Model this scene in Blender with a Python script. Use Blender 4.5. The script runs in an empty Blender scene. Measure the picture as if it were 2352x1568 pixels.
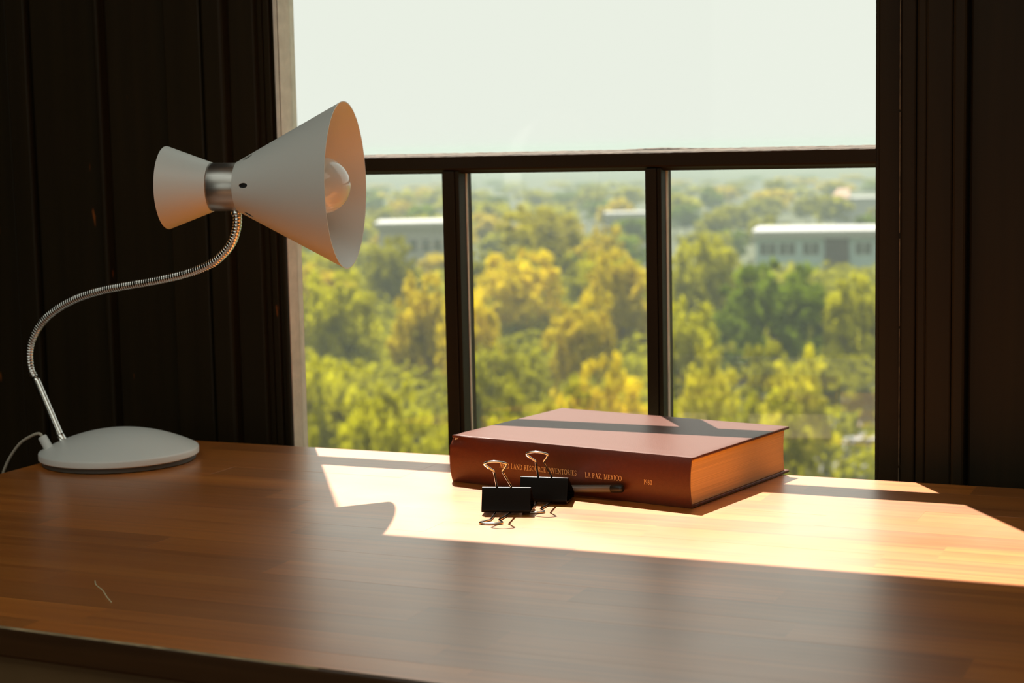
import bpy, bmesh, math, random
from mathutils import Vector, Matrix

S = bpy.context.scene
COL = S.collection
random.seed(11)
TZ = 0.74            # table top height
EYE = TZ + 0.355

# ------------------------------------------------------------------ camera
cd = bpy.data.cameras.new('camera')
cam = bpy.data.objects.new('camera', cd)
COL.objects.link(cam)
cd.sensor_width = 36.0
cd.lens = 3985.65 / 2352 * 36.0
cd.clip_start, cd.clip_end = 0.02, 9000
R_ = Vector((0.9151, 0.4028, -0.0205)).normalized()
F_ = Vector((-0.4025, 0.9087, -0.1111)).normalized()
U_ = R_.cross(F_).normalized()
R_ = F_.cross(U_).normalized()
m = Matrix((R_, U_, -F_)).transposed().to_4x4()
m.translation = Vector((0, 0, EYE))
cam.matrix_world = m
cd.dof.use_dof = True
cd.dof.focus_distance = 1.68
cd.dof.aperture_fstop = 8.5
S.camera = cam

# ------------------------------------------------------------------ world, sun, exposure
w = bpy.data.worlds.new('sky')
S.world = w
w.use_nodes = True
nt = w.node_tree
nt.nodes['Background'].inputs[0].default_value = (0.862, 0.895, 0.805, 1)
nt.nodes['Background'].inputs[1].default_value = 1.0
sd = bpy.data.lights.new('sun', 'SUN')
sun = bpy.data.objects.new('sun', sd)
COL.objects.link(sun)
sd.energy = 15.8
sd.color = (1.0, 0.925, 0.84)
sd.angle = math.radians(0.55)
SUN = Vector((0.306, -0.4552, -0.8362)).normalized()
sun.rotation_euler = SUN.to_track_quat('-Z', 'Y').to_euler()
sun.location = (-3, 6, 8)
S.view_settings.view_transform = 'Standard'
S.view_settings.look = 'None'
S.view_settings.exposure = 0.0
S.view_settings.gamma = 1.0
S.view_settings.use_curve_mapping = False
S.cycles.use_denoising = True
S.cycles.caustics_reflective = False
S.cycles.caustics_refractive = False


def portal(name, x0, x1, z0, z1, y, facing):
    l = bpy.data.lights.new(name, 'AREA')
    l.shape = 'RECTANGLE'
    l.size, l.size_y = x1 - x0, z1 - z0
    l.cycles.is_portal = True
    o = bpy.data.objects.new(name, l)
    COL.objects.link(o)
    o.location = ((x0 + x1) / 2, y, (z0 + z1) / 2)
    o.rotation_euler = (math.radians(90 if facing > 0 else -90), 0, 0)   # -Z of the lamp looks into the room
    return o


portal('window_portal', -1.165, -0.375, TZ - 0.32, TZ + 1.0, 1.95, -1)

# ------------------------------------------------------------------ node helpers


def mat(name):
    m = bpy.data.materials.new(name)
    m.use_nodes = True
    n = m.node_tree.nodes
    return m, n, m.node_tree.links, n['Principled BSDF']


def simple(name, col, rough=0.5, metal=0.0, spec=0.5, coat=0.0, noise=0.0, scale=40, bump=0.0, bscale=400, stretch=None):
    m, n, L, p = mat(name)
    p.inputs['Base Color'].default_value = (*col, 1)
    p.inputs['Roughness'].default_value = rough
    p.inputs['Metallic'].default_value = metal
    p.inputs['Specular IOR Level'].default_value = spec
    p.inputs['Coat Weight'].default_value = coat
    if noise or bump:
        g = n.new('ShaderNodeNewGeometry')
        mp = n.new('ShaderNodeMapping')
        L.new(g.outputs['Position'], mp.inputs[0])
        if stretch:
            mp.inputs['Scale'].default_value = stretch
    if noise:
        t = n.new('ShaderNodeTexNoise')
        t.inputs['Scale'].default_value = scale
        t.inputs['Detail'].default_value = 5
        L.new(mp.outputs[0], t.inputs[0])
        r = n.new('ShaderNodeValToRGB')
        r.color_ramp.elements[0].position = 0.3
        r.color_ramp.elements[1].position = 0.7
        r.color_ramp.elements[0].color = (*[c * (1 - noise) for c in col], 1)
        r.color_ramp.elements[1].color = (*[min(1, c * (1 + noise)) for c in col], 1)
        L.new(t.outputs[0], r.inputs[0])
        L.new(r.outputs[0], p.inputs['Base Color'])
    if bump:
        t2 = n.new('ShaderNodeTexNoise')
        t2.inputs['Scale'].default_value = bscale
        L.new(mp.outputs[0], t2.inputs[0])
        b = n.new('ShaderNodeBump')
        b.inputs['Strength'].default_value = bump
        b.inputs['Distance'].default_value = 0.001
        L.new(t2.outputs[0], b.inputs['Height'])
        L.new(b.outputs[0], p.inputs['Normal'])
    return m


def dark_wood(name, vertical=True):
    """dark stained, worn paint on old wood; a few orange chips where it has come off"""
    m, n, L, p = mat(name)
    g = n.new('ShaderNodeNewGeometry')
    mp = n.new('ShaderNodeMapping')
    mp.inputs['Scale'].default_value = (60, 60, 2.2) if vertical else (2.2, 60, 60)
    L.new(g.outputs['Position'], mp.inputs[0])
    t = n.new('ShaderNodeTexNoise')
    t.inputs['Scale'].default_value = 1.0
    t.inputs['Detail'].default_value = 6
    L.new(mp.outputs[0], t.inputs[0])
    r = n.new('ShaderNodeValToRGB')
    r.color_ramp.elements[0].color = (0.014, 0.0092, 0.0034, 1)
    r.color_ramp.elements[1].color = (0.030, 0.0195, 0.007, 1)
    L.new(t.outputs[0], r.inputs[0])
    mp2 = n.new('ShaderNodeMapping')
    mp2.inputs['Scale'].default_value = (70, 70, 14) if vertical else (14, 70, 70)
    L.new(g.outputs['Position'], mp2.inputs[0])
    t2 = n.new('ShaderNodeTexNoise')
    t2.inputs['Scale'].default_value = 1.0
    t2.inputs['Detail'].default_value = 3
    L.new(mp2.outputs[0], t2.inputs[0])
    r2 = n.new('ShaderNodeValToRGB')
    r2.color_ramp.elements[0].position = 0.735
    r2.color_ramp.elements[1].position = 0.765
    L.new(t2.outputs[0], r2.inputs[0])
    mx = n.new('ShaderNodeMixRGB')
    mx.inputs[2].default_value = (0.25, 0.07, 0.014, 1)
    L.new(r2.outputs[0], mx.inputs[0])
    L.new(r.outputs[0], mx.inputs[1])
    L.new(mx.outputs[0], p.inputs['Base Color'])
    p.inputs['Roughness'].default_value = 0.5
    p.inputs['Specular IOR Level'].default_value = 0.16
    b = n.new('ShaderNodeBump')
    b.inputs['Strength'].default_value = 0.25
    b.inputs['Distance'].default_value = 0.0015
    L.new(t.outputs[0], b.inputs['Height'])
    L.new(b.outputs[0], p.inputs['Normal'])
    return m


def table_wood(name):
    m, n, L, p = mat(name)
    g = n.new('ShaderNodeNewGeometry')
    oi = n.new('ShaderNodeObjectInfo')
    sc = n.new('ShaderNodeVectorMath')
    sc.operation = 'MULTIPLY'
    sc.inputs[1].default_value = (1.7, 105, 30)
    L.new(g.outputs['Position'], sc.inputs[0])
    off = n.new('ShaderNodeVectorMath')
    off.operation = 'MULTIPLY_ADD'
    off.inputs[1].default_value = (37, 91, 53)
    L.new(oi.outputs['Random'], off.inputs[0])
    L.new(sc.outputs[0], off.inputs[2])
    t = n.new('ShaderNodeTexNoise')
    t.inputs['Scale'].default_value = 1.0
    t.inputs['Detail'].default_value = 5
    t.inputs['Roughness'].default_value = 0.62
    t.inputs['Distortion'].default_value = 0.35
    L.new(off.outputs[0], t.inputs[0])
    r = n.new('ShaderNodeValToRGB')
    r.color_ramp.elements[0].position = 0.30
    r.color_ramp.elements[1].position = 0.72
    r.color_ramp.elements[0].color = (0.50, 0.128, 0.006, 1)
    r.color_ramp.elements[1].color = (0.78, 0.258, 0.030, 1)
    L.new(t.outputs[0], r.inputs[0])
    # each stave a little lighter or darker than its neighbours
    mr = n.new('ShaderNodeMapRange')
    mr.inputs[3].default_value = 0.72
    mr.inputs[4].default_value = 1.14
    L.new(oi.outputs['Random'], mr.inputs[0])
    mul = n.new('ShaderNodeMixRGB')
    mul.blend_type = 'MULTIPLY'
    mul.inputs[0].default_value = 1.0
    L.new(r.outputs[0], mul.inputs[1])
    L.new(mr.outputs[0], mul.inputs[2])
    # small dark dents and ink specks
    v = n.new('ShaderNodeTexVoronoi')
    v.inputs['Scale'].default_value = 26
    mp3 = n.new('ShaderNodeMapping')
    mp3.inputs['Scale'].default_value = (0.55, 1.3, 1)
    mp3.inputs['Rotation'].default_value = (0, 0, 0.7)
    L.new(g.outputs['Position'], mp3.inputs[0])
    L.new(mp3.outputs[0], v.inputs['Vector'])
    lt = n.new('ShaderNodeMath')
    lt.operation = 'LESS_THAN'
    lt.inputs[1].default_value = 0.028
    L.new(v.outputs['Distance'], lt.inputs[0])
    gt = n.new('ShaderNodeMath')
    gt.operation = 'GREATER_THAN'
    gt.inputs[1].default_value = 0.84
    sx = n.new('ShaderNodeSeparateColor')
    L.new(v.outputs['Color'], sx.inputs[0])
    L.new(sx.outputs[0], gt.inputs[0])
    an = n.new('ShaderNodeMath')
    an.operation = 'MULTIPLY'
    L.new(lt.outputs[0], an.inputs[0])
    L.new(gt.outputs[0], an.inputs[1])
    mx = n.new('ShaderNodeMixRGB')
    mx.inputs[2].default_value = (0.03, 0.015, 0.006, 1)
    L.new(an.outputs[0], mx.inputs[0])
    L.new(mul.outputs[0], mx.inputs[1])
    L.new(mx.outputs[0], p.inputs['Base Color'])
    # varnish: gloss varies softly with wear
    t3 = n.new('ShaderNodeTexNoise')
    t3.inputs['Scale'].default_value = 9
    t3.inputs['Detail'].default_value = 4
    L.new(g.outputs['Position'], t3.inputs[0])
    mr3 = n.new('ShaderNodeMapRange')
    mr3.inputs[3].default_value = 0.29
    mr3.inputs[4].default_value = 0.39
    L.new(t3.outputs[0], mr3.inputs[0])
    L.new(mr3.outputs[0], p.inputs['Roughness'])
    p.inputs['Specular IOR Level'].default_value = 0.9
    p.inputs['Coat Weight'].default_value = 1.0
    p.inputs['Coat IOR'].default_value = 2.05
    L.new(mr3.outputs[0], p.inputs['Coat Roughness'])
    b = n.new('ShaderNodeBump')
    b.inputs['Strength'].default_value = 0.10
    b.inputs['Distance'].default_value = 0.0006
    L.new(t.outputs[0], b.inputs['Height'])
    L.new(b.outputs[0], p.inputs['Normal'])
    return m


def glass_mat(name, dust, f0=0.04):
    """window pane: clear with a Fresnel reflection and a thin film of dust that scatters the sun"""
    m = bpy.data.materials.new(name)
    m.use_nodes = True
    n, L = m.node_tree.nodes, m.node_tree.links
    n.clear()
    out = n.new('ShaderNodeOutputMaterial')
    tr = n.new('ShaderNodeBsdfTransparent')
    tr.inputs[0].default_value = (0.985, 0.992, 0.985, 1)
    gl = n.new('ShaderNodeBsdfGlossy')
    gl.inputs['Roughness'].default_value = 0.0
    lw = n.new('ShaderNodeLayerWeight')
    lw.inputs[0].default_value = 0.5
    pw = n.new('ShaderNodeMath')
    pw.operation = 'POWER'
    pw.inputs[1].default_value = 5
    L.new(lw.outputs['Facing'], pw.inputs[0])
    ma = n.new('ShaderNodeMath')
    ma.operation = 'MULTIPLY_ADD'
    ma.inputs[1].default_value = 1 - f0
    ma.inputs[2].default_value = f0
    L.new(pw.outputs[0], ma.inputs[0])
    mx = n.new('ShaderNodeMixShader')
    L.new(ma.outputs[0], mx.inputs[0])
    L.new(tr.outputs[0], mx.inputs[1])
    L.new(gl.outputs[0], mx.inputs[2])
    tl = n.new('ShaderNodeBsdfTranslucent')
    tl.inputs[0].default_value = (0.9, 0.88, 0.78, 1)
    g = n.new('ShaderNodeNewGeometry')
    t = n.new('ShaderNodeTexNoise')
    t.inputs['Scale'].default_value = 7
    t.inputs['Detail'].default_value = 6
    L.new(g.outputs['Position'], t.inputs[0])
    v = n.new('ShaderNodeTexVoronoi')
    v.inputs['Scale'].default_value = 95
    L.new(g.outputs['Position'], v.inputs['Vector'])
    sp = n.new('ShaderNodeMath')
    sp.operation = 'LESS_THAN'
    sp.inputs[1].default_value = 0.06
    L.new(v.outputs['Distance'], sp.inputs[0])
    a1 = n.new('ShaderNodeMath')
    a1.operation = 'MULTIPLY'
    a1.inputs[1].default_value = 2.0 * dust
    L.new(t.outputs[0], a1.inputs[0])
    a2 = n.new('ShaderNodeMath')
    a2.operation = 'MULTIPLY_ADD'
    a2.inputs[1].default_value = 3.0 * dust
    L.new(sp.outputs[0], a2.inputs[0])
    L.new(a1.outputs[0], a2.inputs[2])
    mx2 = n.new('ShaderNodeMixShader')
    L.new(a2.outputs[0], mx2.inputs[0])
    L.new(mx.outputs[0], mx2.inputs[1])
    L.new(tl.outputs[0], mx2.inputs[2])
    L.new(mx2.outputs[0], out.inputs[0])
    return m


def leaf_mat(name):
    """leaves: colour comes from each tree's own object colour; light passes through them"""
    m = bpy.data.materials.new(name)
    m.use_nodes = True
    n, L = m.node_tree.nodes, m.node_tree.links
    n.clear()
    out = n.new('ShaderNodeOutputMaterial')
    oi = n.new('ShaderNodeObjectInfo')
    g = n.new('ShaderNodeNewGeometry')
    t = n.new('ShaderNodeTexNoise')
    t.inputs['Scale'].default_value = 0.55
    t.inputs['Detail'].default_value = 3
    L.new(g.outputs['Position'], t.inputs[0])
    mr = n.new('ShaderNodeMapRange')
    mr.inputs[1].default_value = 0.3
    mr.inputs[2].default_value = 0.7
    mr.inputs[3].default_value = 0.62
    mr.inputs[4].default_value = 1.35
    L.new(t.outputs[0], mr.inputs[0])
    mul = n.new('ShaderNodeMixRGB')
    mul.blend_type = 'MULTIPLY'
    mul.inputs[0].default_value = 1
    L.new(oi.outputs['Color'], mul.inputs[1])
    L.new(mr.outputs[0], mul.inputs[2])
    d = n.new('ShaderNodeBsdfDiffuse')
    tl = n.new('ShaderNodeBsdfTranslucent')
    L.new(mul.outputs[0], d.inputs[0])
    L.new(mul.outputs[0], tl.inputs[0])
    mx = n.new('ShaderNodeMixShader')
    mx.inputs[0].default_value = 0.5
    L.new(d.outputs[0], mx.inputs[1])
    L.new(tl.outputs[0], mx.inputs[2])
    L.new(mx.outputs[0], out.inputs[0])
    return m


M = dict(
    wood=dark_wood('dark_stained_wood'),
    woodh=dark_wood('dark_stained_wood_rail', False),
    pale=simple('weathered_pale_paint', (0.86, 0.67, 0.54), 0.75, noise=0.10, scale=60, bump=0.4, bscale=200),
    palegrey=simple('weathered_grey_paint', (0.84, 0.79, 0.68), 0.75, noise=0.10, scale=60, bump=0.4, bscale=200),
    crack_hl=simple('cracked_paint_highlight', (0.13, 0.10, 0.06), 0.8, noise=0.5, scale=90),
    ledge=simple('weathered_ledge_wood', (0.100, 0.074, 0.050), 0.85, noise=0.65, scale=30, stretch=(1.2, 14, 30), bump=0.8, bscale=160),
    plaster=simple('warm_white_plaster', (0.78, 0.76, 0.70), 0.9, noise=0.08, scale=3),
    ceil=simple('ceiling_paint', (0.80, 0.79, 0.74), 0.9, noise=0.05, scale=3),
    floor=simple('dark_floor_boards', (0.11, 0.055, 0.025), 0.4, noise=0.35, scale=1, stretch=(2, 30, 1)),
    table=table_wood('varnished_lamella_wood'),
    edge=simple('edge_lacquer', (0.060, 0.026, 0.008), 0.38, noise=0.25, scale=1, stretch=(3, 80, 80)),
    worn=simple('worn_edge_wood', (0.34, 0.25, 0.14), 0.6, noise=0.4, scale=60),
    apron=simple('apron_paint', (0.15, 0.09, 0.035), 0.6, noise=0.1, scale=12),
    white=simple('matt_white_lacquer', (0.84, 0.85, 0.82), 0.38, bump=0.05, bscale=900),
    rubber=simple('grey_rubber', (0.10, 0.10, 0.085), 0.6),
    chrome=simple('polished_chrome', (0.82, 0.80, 0.76), 0.13, 1.0),
    brushed=simple('brushed_steel', (0.55, 0.53, 0.50), 0.34, 1.0, noise=0.12, scale=1, stretch=(20, 20, 400)),
    bulb=simple('opal_glass', (0.90, 0.89, 0.85), 0.12, coat=0.6),
    socket=simple('socket_black', (0.02, 0.02, 0.02), 0.5),
    cord=simple('cord_plastic', (0.55, 0.50, 0.40), 0.45),
    cover=simple('red_brown_buckram', (0.115, 0.024, 0.006), 0.36, spec=0.55, noise=0.08, scale=300, bump=0.22, bscale=1300),
    page=simple('aged_paper', (0.80, 0.60, 0.38), 0.85, noise=0.14, scale=1, stretch=(4, 4, 1500), bump=0.3, bscale=1),
    gold=simple('gold_foil', (0.92, 0.58, 0.24), 0.45, 0.0),
    clip=simple('black_enamel_steel', (0.005, 0.0045, 0.0035), 0.30, spec=0.12),
    wire=simple('nickel_wire', (0.80, 0.78, 0.73), 0.14, 1.0),
    pen=simple('grey_pen_plastic', (0.13, 0.12, 0.10), 0.32),
    pencap=simple('black_pen_plastic', (0.012, 0.012, 0.010), 0.35),
    fibre=simple('pale_fibre', (0.75, 0.66, 0.40), 0.5),
    glass=glass_mat('dusty_pane_glass', 0.005),
    glass2=glass_mat('clear_pane_glass', 0.0004, 0.008),
    leaf=leaf_mat('spring_leaves'),
    bark=simple('bark', (0.10, 0.075, 0.045), 0.9, noise=0.3, scale=2),
    grass=simple('grass_ground', (0.035, 0.042, 0.008), 0.95, noise=0.45, scale=0.06),
    asphalt=simple('pale_asphalt', (0.11, 0.105, 0.095), 0.9, noise=0.15, scale=0.5),
    bwall=simple('pale_cladding', (0.40, 0.53, 0.54), 0.8, noise=0.04, scale=0.3),
    bwhite=simple('white_roofing', (0.36, 0.36, 0.34), 0.7, noise=0.03, scale=0.3),
    bbrown=simple('brown_cladding', (0.06, 0.045, 0.045), 0.8, noise=0.1, scale=0.5),
    bglass=simple('dark_window_glass', (0.05, 0.07, 0.075), 0.15),
    bpeach=simple('peach_roof', (0.34, 0.20, 0.12), 0.8),
    car=simple('white_car_paint', (0.40, 0.40, 0.38), 0.25, coat=0.5),
    tyre=simple('tyre', (0.02, 0.02, 0.02), 0.8),
)

# ------------------------------------------------------------------ mesh helpers


def link(name, me, m, parent=None, smooth=False):
    o = bpy.data.objects.new(name, me)
    COL.objects.link(o)
    if m is not None:
        me.materials.append(m)
    if smooth:
        me.shade_smooth()
    if parent is not None:
        o.parent = parent
    return o


def obj(name, verts, faces, m, parent=None, smooth=False, off=None):
    me = bpy.data.meshes.new(name)
    if off is not None:
        verts = [tuple(Vector(v) - Vector(off)) for v in verts]
    me.from_pydata(verts, [], faces)
    me.update()
    return link(name, me, m, parent, smooth)


def bmobj(name, bm, m, parent=None, smooth=False):
    me = bpy.data.meshes.new(name)
    bmesh.ops.recalc_face_normals(bm, faces=bm.faces)
    bm.to_mesh(me)
    bm.free()
    return link(name, me, m, parent, smooth)


def add_box(bm, x0, x1, y0, y1, z0, z1, bev=0.0, seg=2):
    vs = [bm.verts.new(c) for c in ((x0, y0, z0), (x1, y0, z0), (x1, y1, z0), (x0, y1, z0), (x0, y0, z1), (x1, y0, z1), (x1, y1, z1), (x0, y1, z1))]
    fs = [bm.faces.new([vs[i] for i in f]) for f in ((3, 2, 1, 0), (4, 5, 6, 7), (0, 1, 5, 4), (1, 2, 6, 5), (2, 3, 7, 6), (3, 0, 4, 7))]
    if bev:
        es = list({e for f in fs for e in f.edges})
        bmesh.ops.bevel(bm, geom=es, offset=bev, segments=seg, affect='EDGES', profile=0.5)


def box(name, x0, x1, y0, y1, z0, z1, m, parent=None, bev=0.0, off=(0, 0, 0), seg=2):
    bm = bmesh.new()
    add_box(bm, x0 - off[0], x1 - off[0], y0 - off[1], y1 - off[1], z0 - off[2], z1 - off[2], bev, seg)
    return bmobj(name, bm, m, parent)


def add_prism(bm, poly, z0, z1):
    a = [bm.verts.new((x, y, z0)) for x, y in poly]
    b = [bm.verts.new((x, y, z1)) for x, y in poly]
    n = len(poly)
    bm.faces.new(a[::-1])
    bm.faces.new(b)
    for i in range(n):
        bm.faces.new((a[i], a[(i + 1) % n], b[(i + 1) % n], b[i]))


def extrude_x(name, prof, x0, x1, m, parent=None, off=(0, 0, 0)):
    """profile in (y, z) swept along x"""
    bm = bmesh.new()
    a = [bm.verts.new((x0 - off[0], y - off[1], z - off[2])) for y, z in prof]
    b = [bm.verts.new((x1 - off[0], y - off[1], z - off[2])) for y, z in prof]
    n = len(prof)
    bm.faces.new(a)
    bm.faces.new(b[::-1])
    for i in range(n):
        bm.faces.new((a[i], b[i], b[(i + 1) % n], a[(i + 1) % n]))
    return bmobj(name, bm, m, parent)


def lathe_data(prof, seg, mtx=None, caps=(False, False)):
    V, F = [], []
    for r, z in prof:
        for i in range(seg):
            a = 2 * math.pi * i / seg
            v = Vector((r * math.cos(a), r * math.sin(a), z))
            V.append(tuple(mtx @ v if mtx else v))
    for j in range(len(prof) - 1):
        for i in range(seg):
            k = (i + 1) % seg
            F.append((j * seg + i, j * seg + k, (j + 1) * seg + k, (j + 1) * seg + i))
    if caps[0]:
        F.append(tuple(range(seg))[::-1])
    if caps[1]:
        F.append(tuple(range((len(prof) - 1) * seg, len(prof) * seg)))
    return V, F


def lathe(name, prof, m, parent=None, seg=48, mtx=None, caps=(False, False), smooth=True):
    V, F = lathe_data(prof, seg, mtx, caps)
    o = obj(name, V, F, m, parent, False)
    bm = bmesh.new()
    bm.from_mesh(o.data)
    bmesh.ops.remove_doubles(bm, verts=bm.verts, dist=1e-6)
    bmesh.ops.recalc_face_normals(bm, faces=bm.faces)
    bm.to_mesh(o.data)
    bm.free()
    if smooth:
        o.data.shade_smooth()
        o.data.set_sharp_from_angle(angle=math.radians(38))
    return o


def catmull(pts, per):
    P = [Vector(p) for p in pts]
    P = [P[0] * 2 - P[1]] + P + [P[-1] * 2 - P[-2]]
    out = []
    for i in range(1, len(P) - 2):
        for k in range(per):
            t = k / per
            a, b, c, d = P[i - 1], P[i], P[i + 1], P[i + 2]
            out.append(0.5 * ((2 * b) + (c - a) * t + (2 * a - 5 * b + 4 * c - d) * t * t + (3 * b - a - 3 * c + d) * t ** 3))
    out.append(P[-2])
    return out


def resample(P, step):
    L = [0]
    for a, b in zip(P, P[1:]):
        L.append(L[-1] + (b - a).length)
    n = max(2, int(L[-1] / step) + 1)
    out, j = [], 0
    for i in range(n):
        s = L[-1] * i / (n - 1)
        while j < len(P) - 2 and L[j + 1] < s:
            j += 1
        t = (s - L[j]) / max(1e-9, L[j + 1] - L[j])
        out.append(P[j].lerp(P[j + 1], min(1, max(0, t))))
    return out


def tube_data(P, rad, seg=10):
    V, F = [], []
    T = [(P[min(i + 1, len(P) - 1)] - P[max(i - 1, 0)]).normalized() for i in range(len(P))]
    up = Vector((0, 0, 1)) if abs(T[0].z) < 0.9 else Vector((1, 0, 0))
    N = (up - T[0] * up.dot(T[0])).normalized()
    for i, p in enumerate(P):
        N = (N - T[i] * N.dot(T[i])).normalized()
        B = T[i].cross(N)
        r = rad[i] if isinstance(rad, (list, tuple)) else rad
        for k in range(seg):
            a = 2 * math.pi * k / seg
            V.append(tuple(p + N * (r * math.cos(a)) + B * (r * math.sin(a))))
    for i in range(len(P) - 1):
        for k in range(seg):
            q = (k + 1) % seg
            F.append((i * seg + k, i * seg + q, (i + 1) * seg + q, (i + 1) * seg + k))
    F.append(tuple(range(seg))[::-1])
    F.append(tuple(range((len(P) - 1) * seg, len(P) * seg)))
    return V, F


def tube(name, P, rad, m, parent=None, seg=10, off=(0, 0, 0), smooth=True):
    V, F = tube_data([Vector(p) for p in P], rad, seg)
    o = obj(name, V, F, m, parent, smooth, off)
    return o


def tag(o, label=None, cat=None, group=None, kind=None):
    if label:
        o['label'] = label
    if cat:
        o['category'] = cat
    if group:
        o['group'] = group
    if kind:
        o['kind'] = kind
    return o


def empty(name, loc, rz=0.0):
    o = bpy.data.objects.new(name, None)
    COL.objects.link(o)
    o.empty_display_size = 0.05
    o.location = loc
    o.rotation_euler = (0, 0, rz)
    return o


def structure(o, label):
    return tag(o, label, None, None, 'structure')


# ------------------------------------------------------------------ room shell
RX0, RX1, RY0, RY1, RZ = -2.7, 1.9, -2.4, 1.88, 2.55
structure(box('floor', RX0 - .1, RX1 + .1, RY0 - .1, RY1 + .06, -0.12, 0.0, M['floor']), 'dark floor boards of the room')
KX0, KX1, KY0, KY1 = -2.5, 1.3, -0.95, 0.98          # opening added for overhead fill light, unseen, above and behind the camera
bm = bmesh.new()
for x0, x1, y0, y1 in ((RX0 - .1, KX0, RY0 - .1, RY1 + .06), (KX1, RX1 + .1, RY0 - .1, RY1 + .06), (KX0, KX1, RY0 - .1, KY0), (KX0, KX1, KY1, RY1 + .06)):
    add_box(bm, x0, x1, y0, y1, RZ, RZ + .1)
structure(bmobj('ceiling', bm, M['ceil']), 'pale ceiling of the room with an added roof light')
w4 = structure(empty('added_roof_light', ((KX0 + KX1) / 2, (KY0 + KY1) / 2, RZ)), 'added unseen roof light that brightens the room from above and behind the camera')
for a_, b_, c_, d_ in ((KX0, KX0 + .05, KY0, KY1), (KX1 - .05, KX1, KY0, KY1), (KX0 + .05, KX1 - .05, KY0, KY0 + .05), (KX0 + .05, KX1 - .05, KY1 - .05, KY1), (-.67, -.63, KY0 + .05, KY1 - .05)):
    box('frame_bar', a_, b_, c_, d_, RZ + .02, RZ + .08, M['ceil'], w4, .004, off=w4.location)
box('pane', KX0 + .05, KX1 - .05, KY0 + .05, KY1 - .05, RZ + .048, RZ + .052, M['glass2'], w4, off=w4.location)
pl = portal('added_roof_portal', KX0, KX1, KY0, KY1, 0, 1)
pl.location = ((KX0 + KX1) / 2, (KY0 + KY1) / 2, RZ + .11)
pl.rotation_euler = (0, 0, 0)
structure(box('wall_left', RX0 - .1, RX0, RY0, RY1, 0, RZ, M['wood']), 'dark panelled side wall past the desk lamp')


def holed_wall(name, x0, x1, z0, z1, hx0, hx1, hz0, hz1, y0, y1, m):
    bm = bmesh.new()
    add_box(bm, x0, hx0, y0, y1, z0, z1)
    add_box(bm, hx1, x1, y0, y1, z0, z1)
    add_box(bm, hx0, hx1, y0, y1, z0, hz0)
    add_box(bm, hx0, hx1, y0, y1, hz1, z1)
    return bmobj(name, bm, m)


WX0, WX1, WZ0, WZ1 = -1.165, -0.3746, TZ - 0.32, TZ + 1.0
wall_back = structure(holed_wall('wall_back', RX0 - .1, RX1 + .1, 0, RZ, WX0, WX1, WZ0, WZ1, 1.88, 1.94, M['wood']), 'dark wood wall around the window')
FX0, FX1, FZ0, FZ1 = -2.0, 1.2, 0.9, 2.3
structure(holed_wall('wall_front', RX0 - .1, RX1 + .1, 0, RZ, FX0, FX1, FZ0, FZ1, RY0 - .12, RY0, M['wood']), 'dark wall behind the camera with an added fill window')
portal('added_window_portal', FX0, FX1, FZ0, FZ1, RY0 - 0.13, 1)
structure(box('wall_right', RX1, RX1 + .1, RY0, RY1, 0, RZ, M['wood']), 'dark side wall away from the lamp')
for nm_, along_x, u0, u1, base in (('added_fill_window', True, FX0, FX1, RY0),):  # unseen window added behind the camera to light the room side
    loc = ((u0 + u1) / 2, base - .06, FZ0) if along_x else (base + .05, (u0 + u1) / 2, FZ0)
    w2 = structure(empty(nm_, loc), 'added unseen window behind the camera that lights the room side' if along_x else 'added third window in the right side wall')
    d0, d1 = (base - .08, base - .03) if along_x else (base + .03, base + .08)

    def bar(name, a0, a1, z0, z1, m_, dd=(d0, d1), bev=.004):
        if along_x:
            box(name, a0, a1, dd[0], dd[1], z0, z1, m_, w2, bev, off=loc)
        else:
            box(name, dd[0], dd[1], a0, a1, z0, z1, m_, w2, bev, off=loc)
    mid = (u0 + u1) / 2
    for a, b in ((u0, u0 + .05), (u1 - .05, u1), (mid - .02, mid + .02)):
        bar('stile', a, b, FZ0, FZ1, M['wood'])
    for a, b in ((FZ0, FZ0 + .05), (FZ1 - .05, FZ1)):
        bar('rail', u0 + .05, u1 - .05, a, b, M['wood'])
    dm = (d0 + d1) / 2
    for a, b in ((u0 + .05, mid - .02), (mid + .02, u1 - .05)):
        bar('pane', a, b, FZ0 + .05, FZ1 - .05, M['glass2'], (dm - .002, dm + .002), 0)

# boards, mouldings and pilasters on the window wall; each board is a piece of the wall
H0, H1 = 0.0, RZ - 0.02
left_boards = [  # x0, x1, front y, bevel
    (-2.68, -2.24, 1.868, .004), (-2.236, -1.80, 1.868, .004), (-1.796, -1.549, 1.866, .004),
    (-1.545, -1.5125, 1.856, .003), (-1.5095, -1.402, 1.862, .003), (-1.402, -1.3935, 1.853, .003),
    (-1.3935, -1.2985, 1.868, .002), (-1.2985, -1.2425, 1.859, .003), (-1.2385, -1.2085, 1.855, .004),
    (-1.2085, -1.171, 1.870, .002)]
for x0, x1, y, b in left_boards:
    box('board', x0, x1, y, 1.8805, H0, H1, M['wood'], wall_back, b)
right_boards = [(-0.3718, -0.3556, 1.876, .0018), (-0.3535, -0.3432, 1.868, .0022), (-0.3428, -0.3155, 1.864, .002),
                (-0.3145, -0.3000, 1.858, .003), (-0.2990, -0.12, 1.872, .003), (-0.116, 0.25, 1.872, .003),
                (0.254, 0.70, 1.872, .003), (0.704, 1.25, 1.872, .003), (1.254, 1.88, 1.872, .003)]
for x0, x1, y, b in right_boards:
    box('board', x0, x1, y, 1.8805, H0, H1, M['wood'], wall_back, b)
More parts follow.
